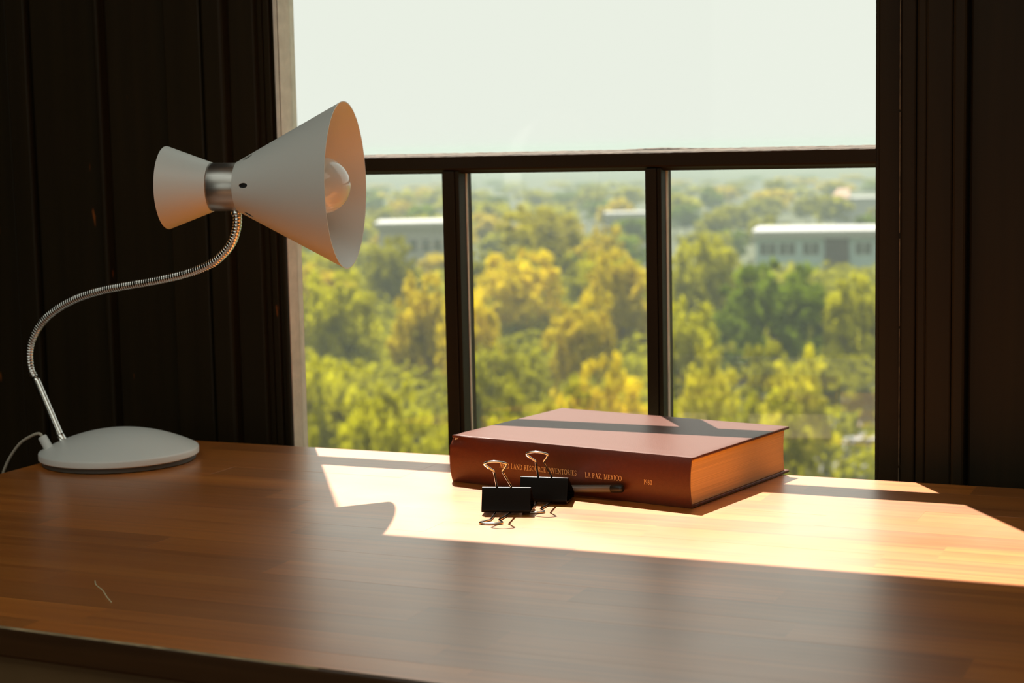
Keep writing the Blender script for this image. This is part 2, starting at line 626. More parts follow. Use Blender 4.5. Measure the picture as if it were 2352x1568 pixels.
# thin pale lines: cracked paint along the window stop, its edge highlight painted in
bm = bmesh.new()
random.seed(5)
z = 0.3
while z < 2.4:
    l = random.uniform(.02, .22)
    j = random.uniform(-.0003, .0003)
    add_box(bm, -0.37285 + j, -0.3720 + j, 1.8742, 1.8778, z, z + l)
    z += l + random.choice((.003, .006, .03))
bmobj('crack_highlight', bm, M['crack_hl'], wall_back)['label'] = 'broken pale line of cracked paint with its edge highlight painted in, along the window stop'

# ------------------------------------------------------------------ the window
win = empty('window_1', (-0.77, 1.90, WZ0))
structure(win, 'dark framed window with one large pane above three small panes')
O = win.location
YI, YO, YG = 1.885, 1.922, 1.9105
SLX, SRX = -1.1432, -0.4009
# stiles: stepped moulding toward the room, pale side face up to the glass
bm = bmesh.new()
add_box(bm, WX0, -1.1556, YI - .003, YO, WZ0, WZ1, .0016)
add_box(bm, -1.1556, -1.1505, YI + .002, YO, WZ0, WZ1, .001)
add_box(bm, -1.1505, SLX - .0012, YI - .001, YO, WZ0, WZ1, .0018)
for v in bm.verts:
    v.co -= O
bmobj('stile', bm, M['wood'], win)
box('glazing_bead', SLX - .0012, SLX, YI + .004, YO, WZ0 + .05, TZ + .3235, M['pale'], win, off=O)['label'] = 'pale pinkish bead facing the lowest pane'
box('glazing_bead', SLX - .0012, SLX, YI + .000, YO, TZ + .352, WZ1 - .04, M['palegrey'], win, off=O)['label'] = 'pale bead beside the large upper pane'
box('glazing_bead', SLX - .0060, SLX - .0016, YI - .0028, YI - .0008, TZ + .352, WZ1 - .04, M['palegrey'], win, off=O)['label'] = 'thin pale strip on the room face of the stile'
bm = bmesh.new()
add_box(bm, SRX, SRX + .004, YI + .001, YO, WZ0, WZ1, .0008)
add_box(bm, SRX + .004, WX1 + .0006, YI - .001, YO, WZ0, WZ1, .0015)
for v in bm.verts:
    v.co -= O
bmobj('stile', bm, M['wood'], win)
# transom bar with a weathered sloping top
Z0, Z1 = TZ + .325, TZ + .3458
extrude_x('transom', [(YI, Z0 + .0065), (YI + .0015, Z0 + .0045), (YI + .006, Z0 + .0025), (YI + .010, Z0), (YO, Z0), (YO, Z1 - .0005), (YI, Z1 - .0005)],
          SLX - .001, SRX + .001, M['woodh'], win, off=O)
# ragged ledge top: irregular strip of grey, split wood
random.seed(9)
V, F = [], []
N = 150
for i in range(N + 1):
    x = SLX + (SRX - SLX) * i / N
    r = lambda s: random.uniform(-s, s)
    swell = 0.0016 * math.exp(-((x + .655) / .035) ** 2)
    row = [(YI - .0004 + r(.0003), Z1 - .0004 + r(.0002)), (YI + .0008, Z1 + .0004 + r(.0003)), (YI + .0035, Z1 - .0002 + r(.0002)),
           (YI + .006, Z1 + .0011 + r(.0003)), (YI + .020, Z1 + .0026 + r(.0003)), (YI + .0225, Z1 + .0020 + r(.0002)),
           (YI + .025, Z1 + .0032 + r(.0004) + swell), (YO + .001, Z1 + .0039 + r(.0003) + swell), (YO + .001, Z1 - .0008), (YI, Z1 - .0008)]
    V += [(x - O.x, y - O.y, z_ - O.z) for y, z_ in row]
K = 10
for i in range(N):
    for k in range(K):
        F.append((i * K + k, i * K + (k + 1) % K, (i + 1) * K + (k + 1) % K, (i + 1) * K + k))
F.append(tuple(range(K)))
F.append(tuple(range(N * K, N * K + K))[::-1])
o = obj('ledge', V, F, M['ledge'], win)
o['label'] = 'weathered pale grey ledge on top of the transom'
# muntins
for x0, x1, bead in ((-0.9232, -0.9005, .004), (-0.6648, -0.6448, .007)):
    bm = bmesh.new()
    add_box(bm, x0, x1 - .0062, YI, YO, WZ0 + .05, Z0 + .003, .0012)
    add_box(bm, x1 - .0062, x1 - .0032, YI + .0025, YO, WZ0 + .05, Z0 + .003, .0007)
    add_box(bm, x1 - .0032, x1 - .0006, YI + .001, YO, WZ0 + .05, Z0 + .003, .0007)
    for v in bm.verts:
        v.co -= O
    mo = bmobj('muntin', bm, M['wood'], win)
    box('putty_line', x1 - .0008, x1, YG - bead - .001, YG - .001, WZ0 + .05, Z0 + .002, M['pale'], mo, off=O)['label'] = 'pale line of putty along the glass'
# top and bottom rails
box('rail', SLX, SRX, YI, YO, TZ + .959, WZ1, M['woodh'], win, .0015, off=O)
box('rail', SLX, SRX, YI, YO, WZ0, WZ0 + .05, M['woodh'], win, .0015, off=O)
box('sill', WX0 - .02, WX1 + .02, 1.845, 1.884, WZ0 - .03, WZ0 - .002, M['woodh'], win, .004, off=O)
# panes: single sheets of real thickness, seated in the bars
for x0, x1, z0, z1, mm in ((SLX, SRX, TZ + .348, TZ + .960, 'glass2'), (SLX, -.9232, WZ0 + .05, Z0 + .002, 'glass'),
                           (-.9006, -.6648, WZ0 + .05, Z0 + .002, 'glass'), (-.6450, SRX, WZ0 + .05, Z0 + .002, 'glass')):
    box('pane', x0, x1, YG - .0015, YG + .0015, z0, z1, M[mm], win, off=O)

# ------------------------------------------------------------------ the desk
TX0, TX1, TYB = -1.3165, 0.46, 1.7945


def yfront(x):
    return 1.0089 - 0.0358 * (x + .541)


desk = empty('desk', ((TX0 + TX1) / 2, 1.40, 0))
tag(desk, 'orange-brown varnished wooden desk of glued staves standing under the window', 'desk')
D = desk.location
bm = bmesh.new()
add_prism(bm, [(TX0 + .001, yfront(TX0) + .001), (TX1 - .001, yfront(TX1) + .001), (TX1 - .001, TYB - .001), (TX0 + .001, TYB - .001)], TZ - .024, TZ - .006)
for v in bm.verts:
    v.co -= D
top = bmobj('tabletop', bm, M['edge'], desk)
random.seed(21)
rows = 17
pitch = (TYB - 1.0) / rows
joints_fixed = {}
for r_i in range(rows):
    y1 = TYB - r_i * pitch
    y0 = y1 - pitch
    last = r_i == rows - 1
    xs = [TX0]
    x = TX0 + random.uniform(.08, .42)
    while x < TX1 - .12:
        xs.append(x)
        x += random.uniform(.26, .55)
    xs.append(TX1)
    for a, b in zip(xs, xs[1:]):
        za = TZ - random.uniform(0, .00012)
        ya, yb = (yfront(a) + .003, yfront(b) + .003) if last else (y0, y0)
        if last:
            ya, yb = yfront(a) + .0025, yfront(b) + .0025
        Vv = [(a, ya, TZ - .0065), (b, yb, TZ - .0065), (b, y1, TZ - .0065), (a, y1, TZ - .0065),
              (a, ya, za), (b, yb, za), (b, y1, za), (a, y1, za)]
        obj('stave', Vv, [(3, 2, 1, 0), (4, 5, 6, 7), (0, 1, 5, 4), (1, 2, 6, 5), (2, 3, 7, 6), (3, 0, 4, 7)], M['table'], top, off=D)
# front edge: rounded nosing with the lacquer rubbed pale along its crest
prof = [(.0026, TZ - .0001), (.0012, TZ - .0005), (.0003, TZ - .0014), (0, TZ - .003), (-.0002, TZ - .012), (0, TZ - .0215), (.0012, TZ - .024), (.0026, TZ - .0242)]
V, F = [], []
n = 24
for i in range(n + 1):
    x = TX0 + (TX1 - TX0) * i / n
    V += [(x, yfront(x) + y, z_) for y, z_ in prof]
k = len(prof)
for i in range(n):
    for j in range(k):
        F.append((i * k + j, i * k + (j + 1) % k, (i + 1) * k + (j + 1) % k, (i + 1) * k + j))
F.append(tuple(range(k)))
F.append(tuple(range(n * k, n * k + k))[::-1])
obj('front_edge', V, F, M['edge'], desk, off=D)['label'] = 'dark brown rounded front edge of the desk top'
random.seed(4)
V, F = [], []
n = 90
for i in range(n + 1):
    x = TX0 + (-0.60 - TX0) * i / n
    q = max(0.15, 1 - max(0, x + .86) / .26) * random.uniform(.55, 1.0)
    y = yfront(x)
    V += [(x, y + .0019 + .0006 * q, TZ + .00005), (x, y + .0011 - .0005 * q, TZ - .0003), (x, y + .0006 - .0004 * q, TZ - .0010 - .0004 * q)]
for i in range(n):
    for j in range(2):
        F.append((i * 3 + j, i * 3 + j + 1, i * 3 + j + 4, i * 3 + j + 3))
obj('worn_strip', V, F, M['worn'], desk, off=D)['label'] = 'pale rubbed strip along the crest of the front edge'
# apron and legs
bm = bmesh.new()
add_prism(bm, [(TX0 + .02, yfront(TX0) + .006), (TX1 - .02, yfront(TX1) + .006), (TX1 - .02, yfront(TX1) + .024), (TX0 + .02, yfront(TX0) + .024)], TZ - .13, TZ - .0242)
for v in bm.verts:
    v.co -= D
bmobj('apron', bm, M['apron'], desk)
box('apron', TX0 + .02, TX1 - .02, TYB - .05, TYB - .032, TZ - .13, TZ - .0242, M['apron'], desk, .001, off=D)
for x in (TX0 + .035, TX1 - .085):
    for y in (1.10, TYB - .105):
        bm = bmesh.new()
        add_box(bm, x, x + .05, y, y + .05, 0, TZ - .0242, .003)
        for v in bm.verts:
            if v.co.z < .3:
                v.co.x = x + .025 + (v.co.x - x - .025) * .75
                v.co.y = y + .025 + (v.co.y - y - .025) * .75
            v.co -= D
        bmobj('leg', bm, M['edge'], desk)

# ------------------------------------------------------------------ the lamp
LB = Vector((-1.236, 1.648, TZ))
lamp = empty('desk_lamp', LB)
tag(lamp, 'white double-cone desk lamp with chrome gooseneck on a round base, beside the book', 'lamp')
lathe('base_ring', [(.0, 0), (.0868, 0), (.0882, .001), (.0882, .0058), (.0870, .0066), (0, .0066)], M['rubber'], lamp, 72)['label'] = 'grey rubber ring under the base'
hc, rr, z0 = .038, .092, .0065
prof = [(0, z0), (rr - .0008, z0), (rr, z0 + .0008), (rr, z0 + .0064), (rr - .0006, z0 + .0076), (rr - .002, z0 + .0085)]
for i in range(1, 15):
    t = 1 - i / 14
    q = (rr - .002) * t
    prof.append((q, z0 + .0085 + (hc - z0 - .0085) * (1 - t ** 2)))
lathe('base', prof, M['white'], lamp, 96)
foot = Vector((-1.2985, 1.6253, TZ + .022))
neck_pts = [(-1.3381, 1.6319, 0.0936), (-1.3462, 1.6332, 0.1046), (-1.3478, 1.6334, 0.1227), (-1.342, 1.6325, 0.1411), (-1.3251, 1.6297, 0.1614), (-1.2985, 1.6253, 0.1787),
            (-1.2654, 1.6199, 0.1924), (-1.2263, 1.6135, 0.2026), (-1.1849, 1.6066, 0.2096), (-1.1445, 1.6, 0.2156), (-1.105, 1.5935, 0.2228), (-1.0759, 1.5887, 0.2301),
            (-1.0534, 1.585, 0.2382), (-1.0373, 1.5823, 0.2488), (-1.0256, 1.5804, 0.2606), (-1.0188, 1.5793, 0.2747), (-1.017, 1.579, 0.2863), (-1.0187, 1.5793, 0.3002)]
neck_pts = [Vector(p) + Vector((0, 0, TZ)) for p in neck_pts]
st_top = neck_pts[0]
ax = (st_top - foot).normalized()
tube('stem', resample([foot, st_top + ax * .004], .006), .0051, M['chrome'], lamp, 20, off=LB)
tube('stem_cuff', [foot + ax * .0, foot + ax * .002, foot + ax * .0085, foot + ax * .010], [.0058, .0062, .0062, .0056], M['chrome'], lamp, 20, off=LB)
path = resample(catmull(neck_pts, 14), .00030)
ring = .0035
rad = []
d = 0
for i, p in enumerate(path):
    if i:
        d += (p - path[i - 1]).length
    ph = (d / ring) % 1.0
    rad.append(.00505 - .00022 * (2 * ph - 1.1) ** 2 if ph > .16 else .00445)
tube('gooseneck', path, rad, M['chrome'], lamp, 16, off=LB)['label'] = 'ribbed chrome flexible neck in an S curve'
tube('neck_end', [path[-1] + Vector((0, 0, -.012)), path[-1] + Vector((0, 0, -.010)), path[-1]], [.0053, .0057, .0057], M['chrome'], lamp, 18, off=LB)
# head
C0 = Vector((-.9009, 1.6105, TZ + .319))
AX = Vector((.9668, .2557, -.0028)).normalized()
ez = -AX                                   # local z runs from the mouth back to the rear cone
ex = Vector((0, 0, 1)).cross(ez).normalized()
ey = ez.cross(ex)
HM = Matrix((ex, ey, ez)).transposed().to_4x4()
HM.translation = C0 - LB
t = .0009


def cone(name, z0, r0, z1, r1, parent):
    n = 6
    out = [(r0 + (r1 - r0) * i / n, z0 + (z1 - z0) * i / n) for i in range(n + 1)]
    inn = [(r - t, z) for r, z in out][::-1]
    return lathe(name, out + inn + [out[0]], M['white'], parent, 96, HM)


front = cone('front_shade', 0.0, .0880, .1172, .0268, lamp)
front['label'] = 'large cone shade with oval vent holes and an open mouth'
# vent holes near the narrow end, cut right through
cb = bmesh.new()
sl = math.atan2(.0880 - .0268, .1172)
zc, rc = .1020, .0880 + (.0268 - .0880) * .1020 / .1172
face = (Vector((0.0, 0, EYE)) - C0)
face = face - ez * face.dot(ez)
a0 = math.atan2(face.dot(ey), face.dot(ex)) + math.radians(2)
for i in range(6):
    a = a0 + math.radians(60 * i)
    rd = math.cos(a) * ex + math.sin(a) * ey
    tn = -math.sin(a) * ex + math.cos(a) * ey
    nrm = rd * math.cos(sl) + ez * math.sin(sl)
    along = ez * math.cos(sl) - rd * math.sin(sl)
    c = C0 - LB + ez * zc + rd * rc
    ring_v = []
    for s in (-.006, .006):
        ring_v.append([cb.verts.new(c + nrm * s + along * (.0062 * math.cos(q)) + tn * (.0027 * math.sin(q))) for q in [2 * math.pi * j / 24 for j in range(24)]])
    cb.faces.new(ring_v[0][::-1])
    cb.faces.new(ring_v[1])
    for j in range(24):
        cb.faces.new((ring_v[0][j], ring_v[0][(j + 1) % 24], ring_v[1][(j + 1) % 24], ring_v[1][j]))
cut = bmobj('vent_cutter', cb, None)
cut.location = LB
bpy.context.view_layer.update()
md = front.modifiers.new('cut', 'BOOLEAN')
md.object = cut
md.operation = 'DIFFERENCE'
md.solver = 'EXACT'
bpy.context.view_layer.update()
dg = bpy.context.evaluated_depsgraph_get()
nm = bpy.data.meshes.new_from_object(front.evaluated_get(dg))
front.modifiers.clear()
front.data = nm
nm.shade_smooth()
nm.set_sharp_from_angle(angle=math.radians(38))
bpy.data.objects.remove(cut)
# rear cone, closed at the back with a shallow recessed cap
o = cone('rear_shade', .1962, .0443, .1472, .0264, lamp)
o['label'] = 'small rear cone flaring away from the window'
lathe('rear_cap', [(0, .189), (.0405, .189), (.0405, .1905), (0, .1905)], M['white'], lamp, 64, HM)
lathe('collar', [(.0235, .1165), (.0252, .1170), (.0256, .1178), (.0256, .1476), (.0250, .1484), (.0, .1484)], M['brushed'], lamp, 64, HM)['label'] = 'brushed steel collar between the two cones'
lathe('shadow_gap', [(.0, .1140), (.0250, .1140), (.0250, .1176), (.0, .1176)], M['socket'], lamp, 48, HM)['label'] = 'thin black gap ring behind the large cone'
lathe('socket', [(0, .078), (.0165, .078), (.018, .080), (.0195, .114), (0, .114)], M['socket'], lamp, 40, HM)
bp = []
R = .0300
zb = .0262
for i in range(20):
    a = math.radians(180 - i * 7.3)
    # from tip towards the neck
    bp.append((R * math.sin(math.pi - a) if i else 0.0, zb + R * math.cos(a)))
bp = [(R * math.sin(math.radians(i * 7.0)), zb - R * math.cos(math.radians(i * 7.0))) for i in range(20)]
bp += [(.0185, zb + .026), (.0150, zb + .036), (.0135, zb + .050), (.0130, .0800)]
lathe('added_vent_liner', [(.0215, .1135), (.0275, .1120), (.0400, .0880), (.0400, .0860), (.0205, .0860), (.0205, .1135)], M['socket'], lamp, 48, HM)['label'] = 'added black inner shell that darkens the vent holes'  # black shell added so that every vent hole reads dark
lathe('bulb', bp, M['bulb'], lamp, 64, HM)['label'] = 'round opal light bulb inside the large cone'
# cord grip and cord
g0, g1 = Vector((-1.2975, 1.6020, TZ + .0135)), Vector((-1.3085, 1.6003, TZ + .0325))
ga = (g1 - g0).normalized()
tube('cord_grip', [g0, g0 + ga * .002, g1 - ga * .001, g1], [.0056, .0056, .0052, .0046], M['white'], lamp, 20, off=LB)
cp = [g1 - ga * .008, g1 + ga * .002, Vector((-1.3140, 1.600, TZ + .0356)), Vector((-1.3222, 1.5995, TZ + .0330)), Vector((-1.3382, 1.599, TZ + .0244)), Vector((-1.3518, 1.599, TZ + .0107)),
      Vector((-1.3624, 1.599, TZ - .0044)), Vector((-1.370, 1.600, TZ - .022)), Vector((-1.382, 1.603, TZ - .08)), Vector((-1.392, 1.615, TZ - .3)), Vector((-1.40, 1.63, TZ - .6)), Vector((-1.42, 1.66, .006)), Vector((-1.50, 1.72, .003))]
tube('cord', catmull(cp, 10), .0017, M['cord'], lamp, 10, off=LB)['label'] = 'thin cream power cord arching off the desk'

# ------------------------------------------------------------------ the book
BY = math.atan2(-.0555, .2865)
book = empty('book', (-.8044, 1.6520, TZ), BY)
tag(book, 'thick red-brown cloth-bound book lying flat on the desk before the window', 'book')
BL, BD, BT = .2918, .2155, .0505
CT = .0031


def bulge(z):
    u = z / BT
    return .0052 * (1 - (2 * u - 1) ** 2) ** .8


# spine: a curved strip with small folds at the worn head
V, F = [], []
nz, nx = 14, 40
random.seed(3)
for side in (0, 1):
    for i in range(nx + 1):
        x = BL * i / nx
        for j in range(nz + 1):
            z = BT * j / nz
            y = -bulge(z)
            wobble = 0.0
            if side == 0:
                if x < .05 and z > .03:
                    wobble = .0016 * (1 - x / .05) * math.sin(z * 420 + x * 90) * (z - .03) / .02
                wobble += .0001 * math.sin(x * 40 + z * 60)
            V.append((x, y + wobble + (.0022 if side else 0) + (.0030 * (1 - x / .02) ** 2 if x < .02 and z > .042 else 0), z - (.0012 * (1 - x / .06) if x < .06 and j == nz else 0)))
S2 = (nx + 1) * (nz + 1)
for i in range(nx):
    for j in range(nz):
        a, b, c, d_ = i * (nz + 1) + j, (i + 1) * (nz + 1) + j, (i + 1) * (nz + 1) + j + 1, i * (nz + 1) + j + 1
        F.append((a, b, c, d_))
        F.append((S2 + d_, S2 + c, S2 + b, S2 + a))
for i in range(nx):
    for j in (0, nz):
        a, b = i * (nz + 1) + j, (i + 1) * (nz + 1) + j
        F.append((a, S2 + a, S2 + b, b) if j == 0 else (b, S2 + b, S2 + a, a))
for j in range(nz):
    for i in (0, nx):
        a, b = i * (nz + 1) + j, i * (nz + 1) + j + 1
        F.append((b, S2 + b, S2 + a, a) if i == 0 else (a, S2 + a, S2 + b, b))
sp_o = obj('spine', V, F, M['cover'], book, True)
sp_o.data.set_sharp_from_angle(angle=math.radians(50))


def cover_board(name, z0, z1, lift):
    """board with rounded cloth edges, a pressed joint next to the spine and slightly wavy overhang"""
    bm = bmesh.new()
    nx, ny = 24, 22
    top_v, bot_v = [], []
    for i in range(nx + 1):
        ra, rb = [], []
        for j in range(ny + 1):
            u = j / ny
            x = BL * i / nx
            y = BD * u + .0006
            e = min(i, nx - i) / nx * BL
            ed = min(e, (ny - j) / ny * BD)
            sag = lift(x, y)
            groove = -.0007 * math.exp(-((y - .0085) / .0028) ** 2)
            rnd = 0.0
            ra.append(bm.verts.new((x, y, z1 + sag + (groove if z1 > .02 else 0) - rnd)))
            rb.append(bm.verts.new((x, y, z0 + sag)))
        top_v.append(ra)
        bot_v.append(rb)
    for i in range(nx):
        for j in range(ny):
            bm.faces.new((top_v[i][j], top_v[i + 1][j], top_v[i + 1][j + 1], top_v[i][j + 1]))
            bm.faces.new((bot_v[i][j + 1], bot_v[i + 1][j + 1], bot_v[i + 1][j], bot_v[i][j]))
    rim = [(i, 0) for i in range(nx)] + [(nx, j) for j in range(ny)] + [(i, ny) for i in range(nx, 0, -1)] + [(0, j) for j in range(ny, 0, -1)]
    side = []
    for q in range(len(rim)):
        a, b = rim[q], rim[(q + 1) % len(rim)]
        side.append(bm.faces.new((bot_v[a[0]][a[1]], bot_v[b[0]][b[1]], top_v[b[0]][b[1]], top_v[a[0]][a[1]])))
    bm.normal_update()
    es = [e for e in bm.edges if len(e.link_faces) == 2 and e.calc_face_angle(0) > 1.2 and abs(e.verts[0].co.z - e.verts[1].co.z) < .002]
    bmesh.ops.bevel(bm, geom=es, offset=.0011, segments=3, affect='EDGES', profile=.5)
    o = bmobj(name, bm, M['cover'], book, True)
    o.data.set_sharp_from_angle(angle=math.radians(60))
    return o


cover_board('front_cover', BT - CT, BT, lambda x, y: 0.0)
cover_board('back_cover', .0, CT, lambda x, y: .00025 * (1 - math.cos(x * 60)) * (y / BD))
# text block, slightly swollen at the spine
bm = bmesh.new()
nz = 10
va = []
for x in (.0035, BL - .0030):
    ring = []
    for j in range(nz + 1):
        z = CT + (BT - 2 * CT) * j / nz
        ring.append(bm.verts.new((x, -.55 * bulge(z) + .0014, z)))
    for j in range(nz, -1, -1):
        z = CT + (BT - 2 * CT) * j / nz
        ring.append(bm.verts.new((x, BD - .0045 - .55 * bulge(z), z)))
    va.append(ring)
k = len(va[0])
bm.faces.new(va[0])
bm.faces.new(va[1][::-1])
for i in range(k):
    bm.faces.new((va[0][i], va[1][i], va[1][(i + 1) % k], va[0][(i + 1) % k]))
bmobj('text_block', bm, M['page'], book)['label'] = 'block of aged cream pages'

# gold serif lettering stamped on the spine
TK, TN = .15, .075


def arc(cx, cy, rx, ry, a0, a1, wv, wh, n=14):
    """elliptic stroke, heavier where it runs upright"""
    out = []
    for i in range(n):
        p = []
        for k in (i, i + 1):
            a = math.radians(a0 + (a1 - a0) * k / n)
            wd = (wh + (wv - wh) * abs(math.cos(a))) / 2
            p.append(((cx + (rx + wd) * math.cos(a), cy + (ry + wd) * math.sin(a)), (cx + (rx - wd) * math.cos(a), cy + (ry - wd) * math.sin(a))))
        out.append([p[0][0], p[1][0], p[1][1], p[0][1]])
    return out


def ln(x0, y0, x1, y1, wd):
    dx, dy = x1 - x0, y1 - y0
    l = math.hypot(dx, dy)
    nx, ny = -dy / l * wd / 2, dx / l * wd / 2
    return [[(x0 + nx, y0 + ny), (x0 - nx, y0 - ny), (x1 - nx, y1 - ny), (x1 + nx, y1 + ny)]]


def vs(x, wd=TK, y0=0.0, y1=1.0, foot=True, head=True, sw=.15):
    q = ln(x, y0, x, y1, wd)
    if foot:
        q += ln(x - sw, y0 + .03, x + sw, y0 + .03, .06)
    if head:
        q += ln(x - sw, y1 - .03, x + sw, y1 - .03, .06)
    return q


def sf(x0, x1, y):
    return ln(x0, y, x1, y, .06)


G = {
    'A': (.80, ln(.12, 0, .40, 1, TN) + ln(.40, 1, .68, 0, TK) + ln(.22, .36, .58, .36, .06) + sf(0, .26, .03) + sf(.53, .82, .03)),
    'R': (.74, vs(.16) + arc(.30, .74, .24, .23, -90, 90, TK, .06) + ln(.16, .97, .30, .97, .06) + ln(.16, .51, .32, .51, .06) + ln(.36, .5, .66, .02, TK) + sf(.58, .78, .03)),
    'I': (.36, vs(.18)),
    'D': (.80, vs(.16) + arc(.30, .5, .40, .47, -90, 90, TK, .06) + ln(.16, .97, .31, .97, .06) + ln(.16, .03, .31, .03, .06)),
    'L': (.64, vs(.16) + ln(.16, .03, .58, .03, .06) + ln(.56, .0, .59, .24, .06)),
    'N': (.86, vs(.14, TN, head=False) + ln(.14, 1, .68, 0, TK) + vs(.70, TN, foot=False) + sf(0, .2, .97)),
    'E': (.66, vs(.16) + ln(.16, .97, .56, .97, .06) + ln(.56, .98, .57, .78, .05) + ln(.16, .52, .44, .52, .06) + ln(.44, .62, .44, .42, .05) + ln(.16, .03, .60, .03, .06) + ln(.58, .02, .61, .24, .05)),
    'S': (.56, arc(.29, .74, .19, .22, 40, 270, .11, .10) + arc(.27, .26, .20, .22, 90, -140, .11, .10) + ln(.46, .98, .46, .76, .05) + ln(.06, .02, .06, .26, .05)),
    'O': (.86, arc(.43, .5, .36, .46, 0, 360, TK, .06, 26)),
    'U': (.82, vs(.16, TK, .34, 1, foot=False) + arc(.41, .34, .25, .30, 180, 360, .12, .08) + vs(.66, TN, .34, 1, foot=False, sw=.13)),
    'C': (.76, arc(.42, .5, .35, .46, 48, 312, TK, .06, 22) + ln(.66, .96, .66, .72, .05) + ln(.66, .04, .66, .26, .05)),
    'V': (.78, ln(.10, 1, .38, 0, TK) + ln(.38, 0, .66, 1, TN) + sf(-.04, .26, .97) + sf(.52, .80, .97)),
    'T': (.72, vs(.36, head=False) + ln(.04, .97, .68, .97, .06) + ln(.05, .98, .05, .76, .05) + ln(.67, .98, .67, .76, .05)),
    'P': (.68, vs(.16) + arc(.31, .73, .25, .24, -90, 90, TK, .06) + ln(.16, .97, .31, .97, .06) + ln(.16, .49, .31, .49, .06)),
    'Z': (.70, ln(.08, .03, .60, .97, TK) + ln(.08, .97, .64, .97, .06) + ln(.08, .03, .64, .03, .06) + ln(.08, .98, .08, .76, .05) + ln(.64, .02, .64, .24, .05)),
    'M': (1.0, vs(.14, TN, head=False) + ln(.16, 1, .49, .04, TK) + ln(.49, .04, .82, 1, TN) + vs(.84, TK) + sf(.0, .2, .97)),
    'X': (.80, ln(.14, .99, .64, .01, TK) + ln(.12, .01, .64, .99, TN) + sf(.0, .28, .97) + sf(.5, .76, .97) + sf(.0, .24, .03) + sf(.5, .8, .03)),
    ',': (.30, arc(.13, .06, .03, .03, 0, 360, .09, .09, 8) + ln(.17, .06, .08, -.16, .06)),
    '1': (.44, vs(.24, .12, head=False) + ln(.24, .98, .08, .84, .06)),
    '9': (.60, arc(.29, .68, .19, .27, 0, 360, .13, .06, 18) + arc(.20, .55, .28, .52, 20, -80, .13, .06)),
    '8': (.60, arc(.29, .74, .16, .22, 0, 360, .10, .08, 16) + arc(.29, .26, .20, .23, 0, 360, .12, .08, 18)),
    '0': (.62, arc(.30, .5, .20, .46, 0, 360, .13, .06, 20)),
    ' ': (.34, []),
}


def lettering(name, text, s0, s1, zb, hgt, parent, label):
    tot = sum(G[c][0] + .07 for c in text) - .07
    kx = (s1 - s0) / tot
    V, F = [], []
    x = 0
    for c in text:
        for quad in G[c][1]:
            b = len(V)
            for px, py in quad:
                z = zb + py * hgt
                V.append((s0 + (x + px) * kx, -bulge(z) - .0006, z))
            F.append((b, b + 1, b + 2, b + 3))
        x += G[c][0] + .07
    o = obj(name, V, F, M['gold'], parent)
    o['label'] = label
    return o


lettering('spine_title', 'ARID LAND RESOURCE INVENTORIES', .0656, .1615, .0218, .0054, sp_o, 'gold lettering ARID LAND RESOURCE INVENTORIES')
lettering('spine_place', 'LA PAZ, MEXICO', .1718, .2151, .0212, .0054, sp_o, 'gold lettering LA PAZ, MEXICO')
lettering('spine_year', '1980', .2403, .2502, .0206, .0050, sp_o, 'gold lettering 1980')

# ------------------------------------------------------------------ binder clips


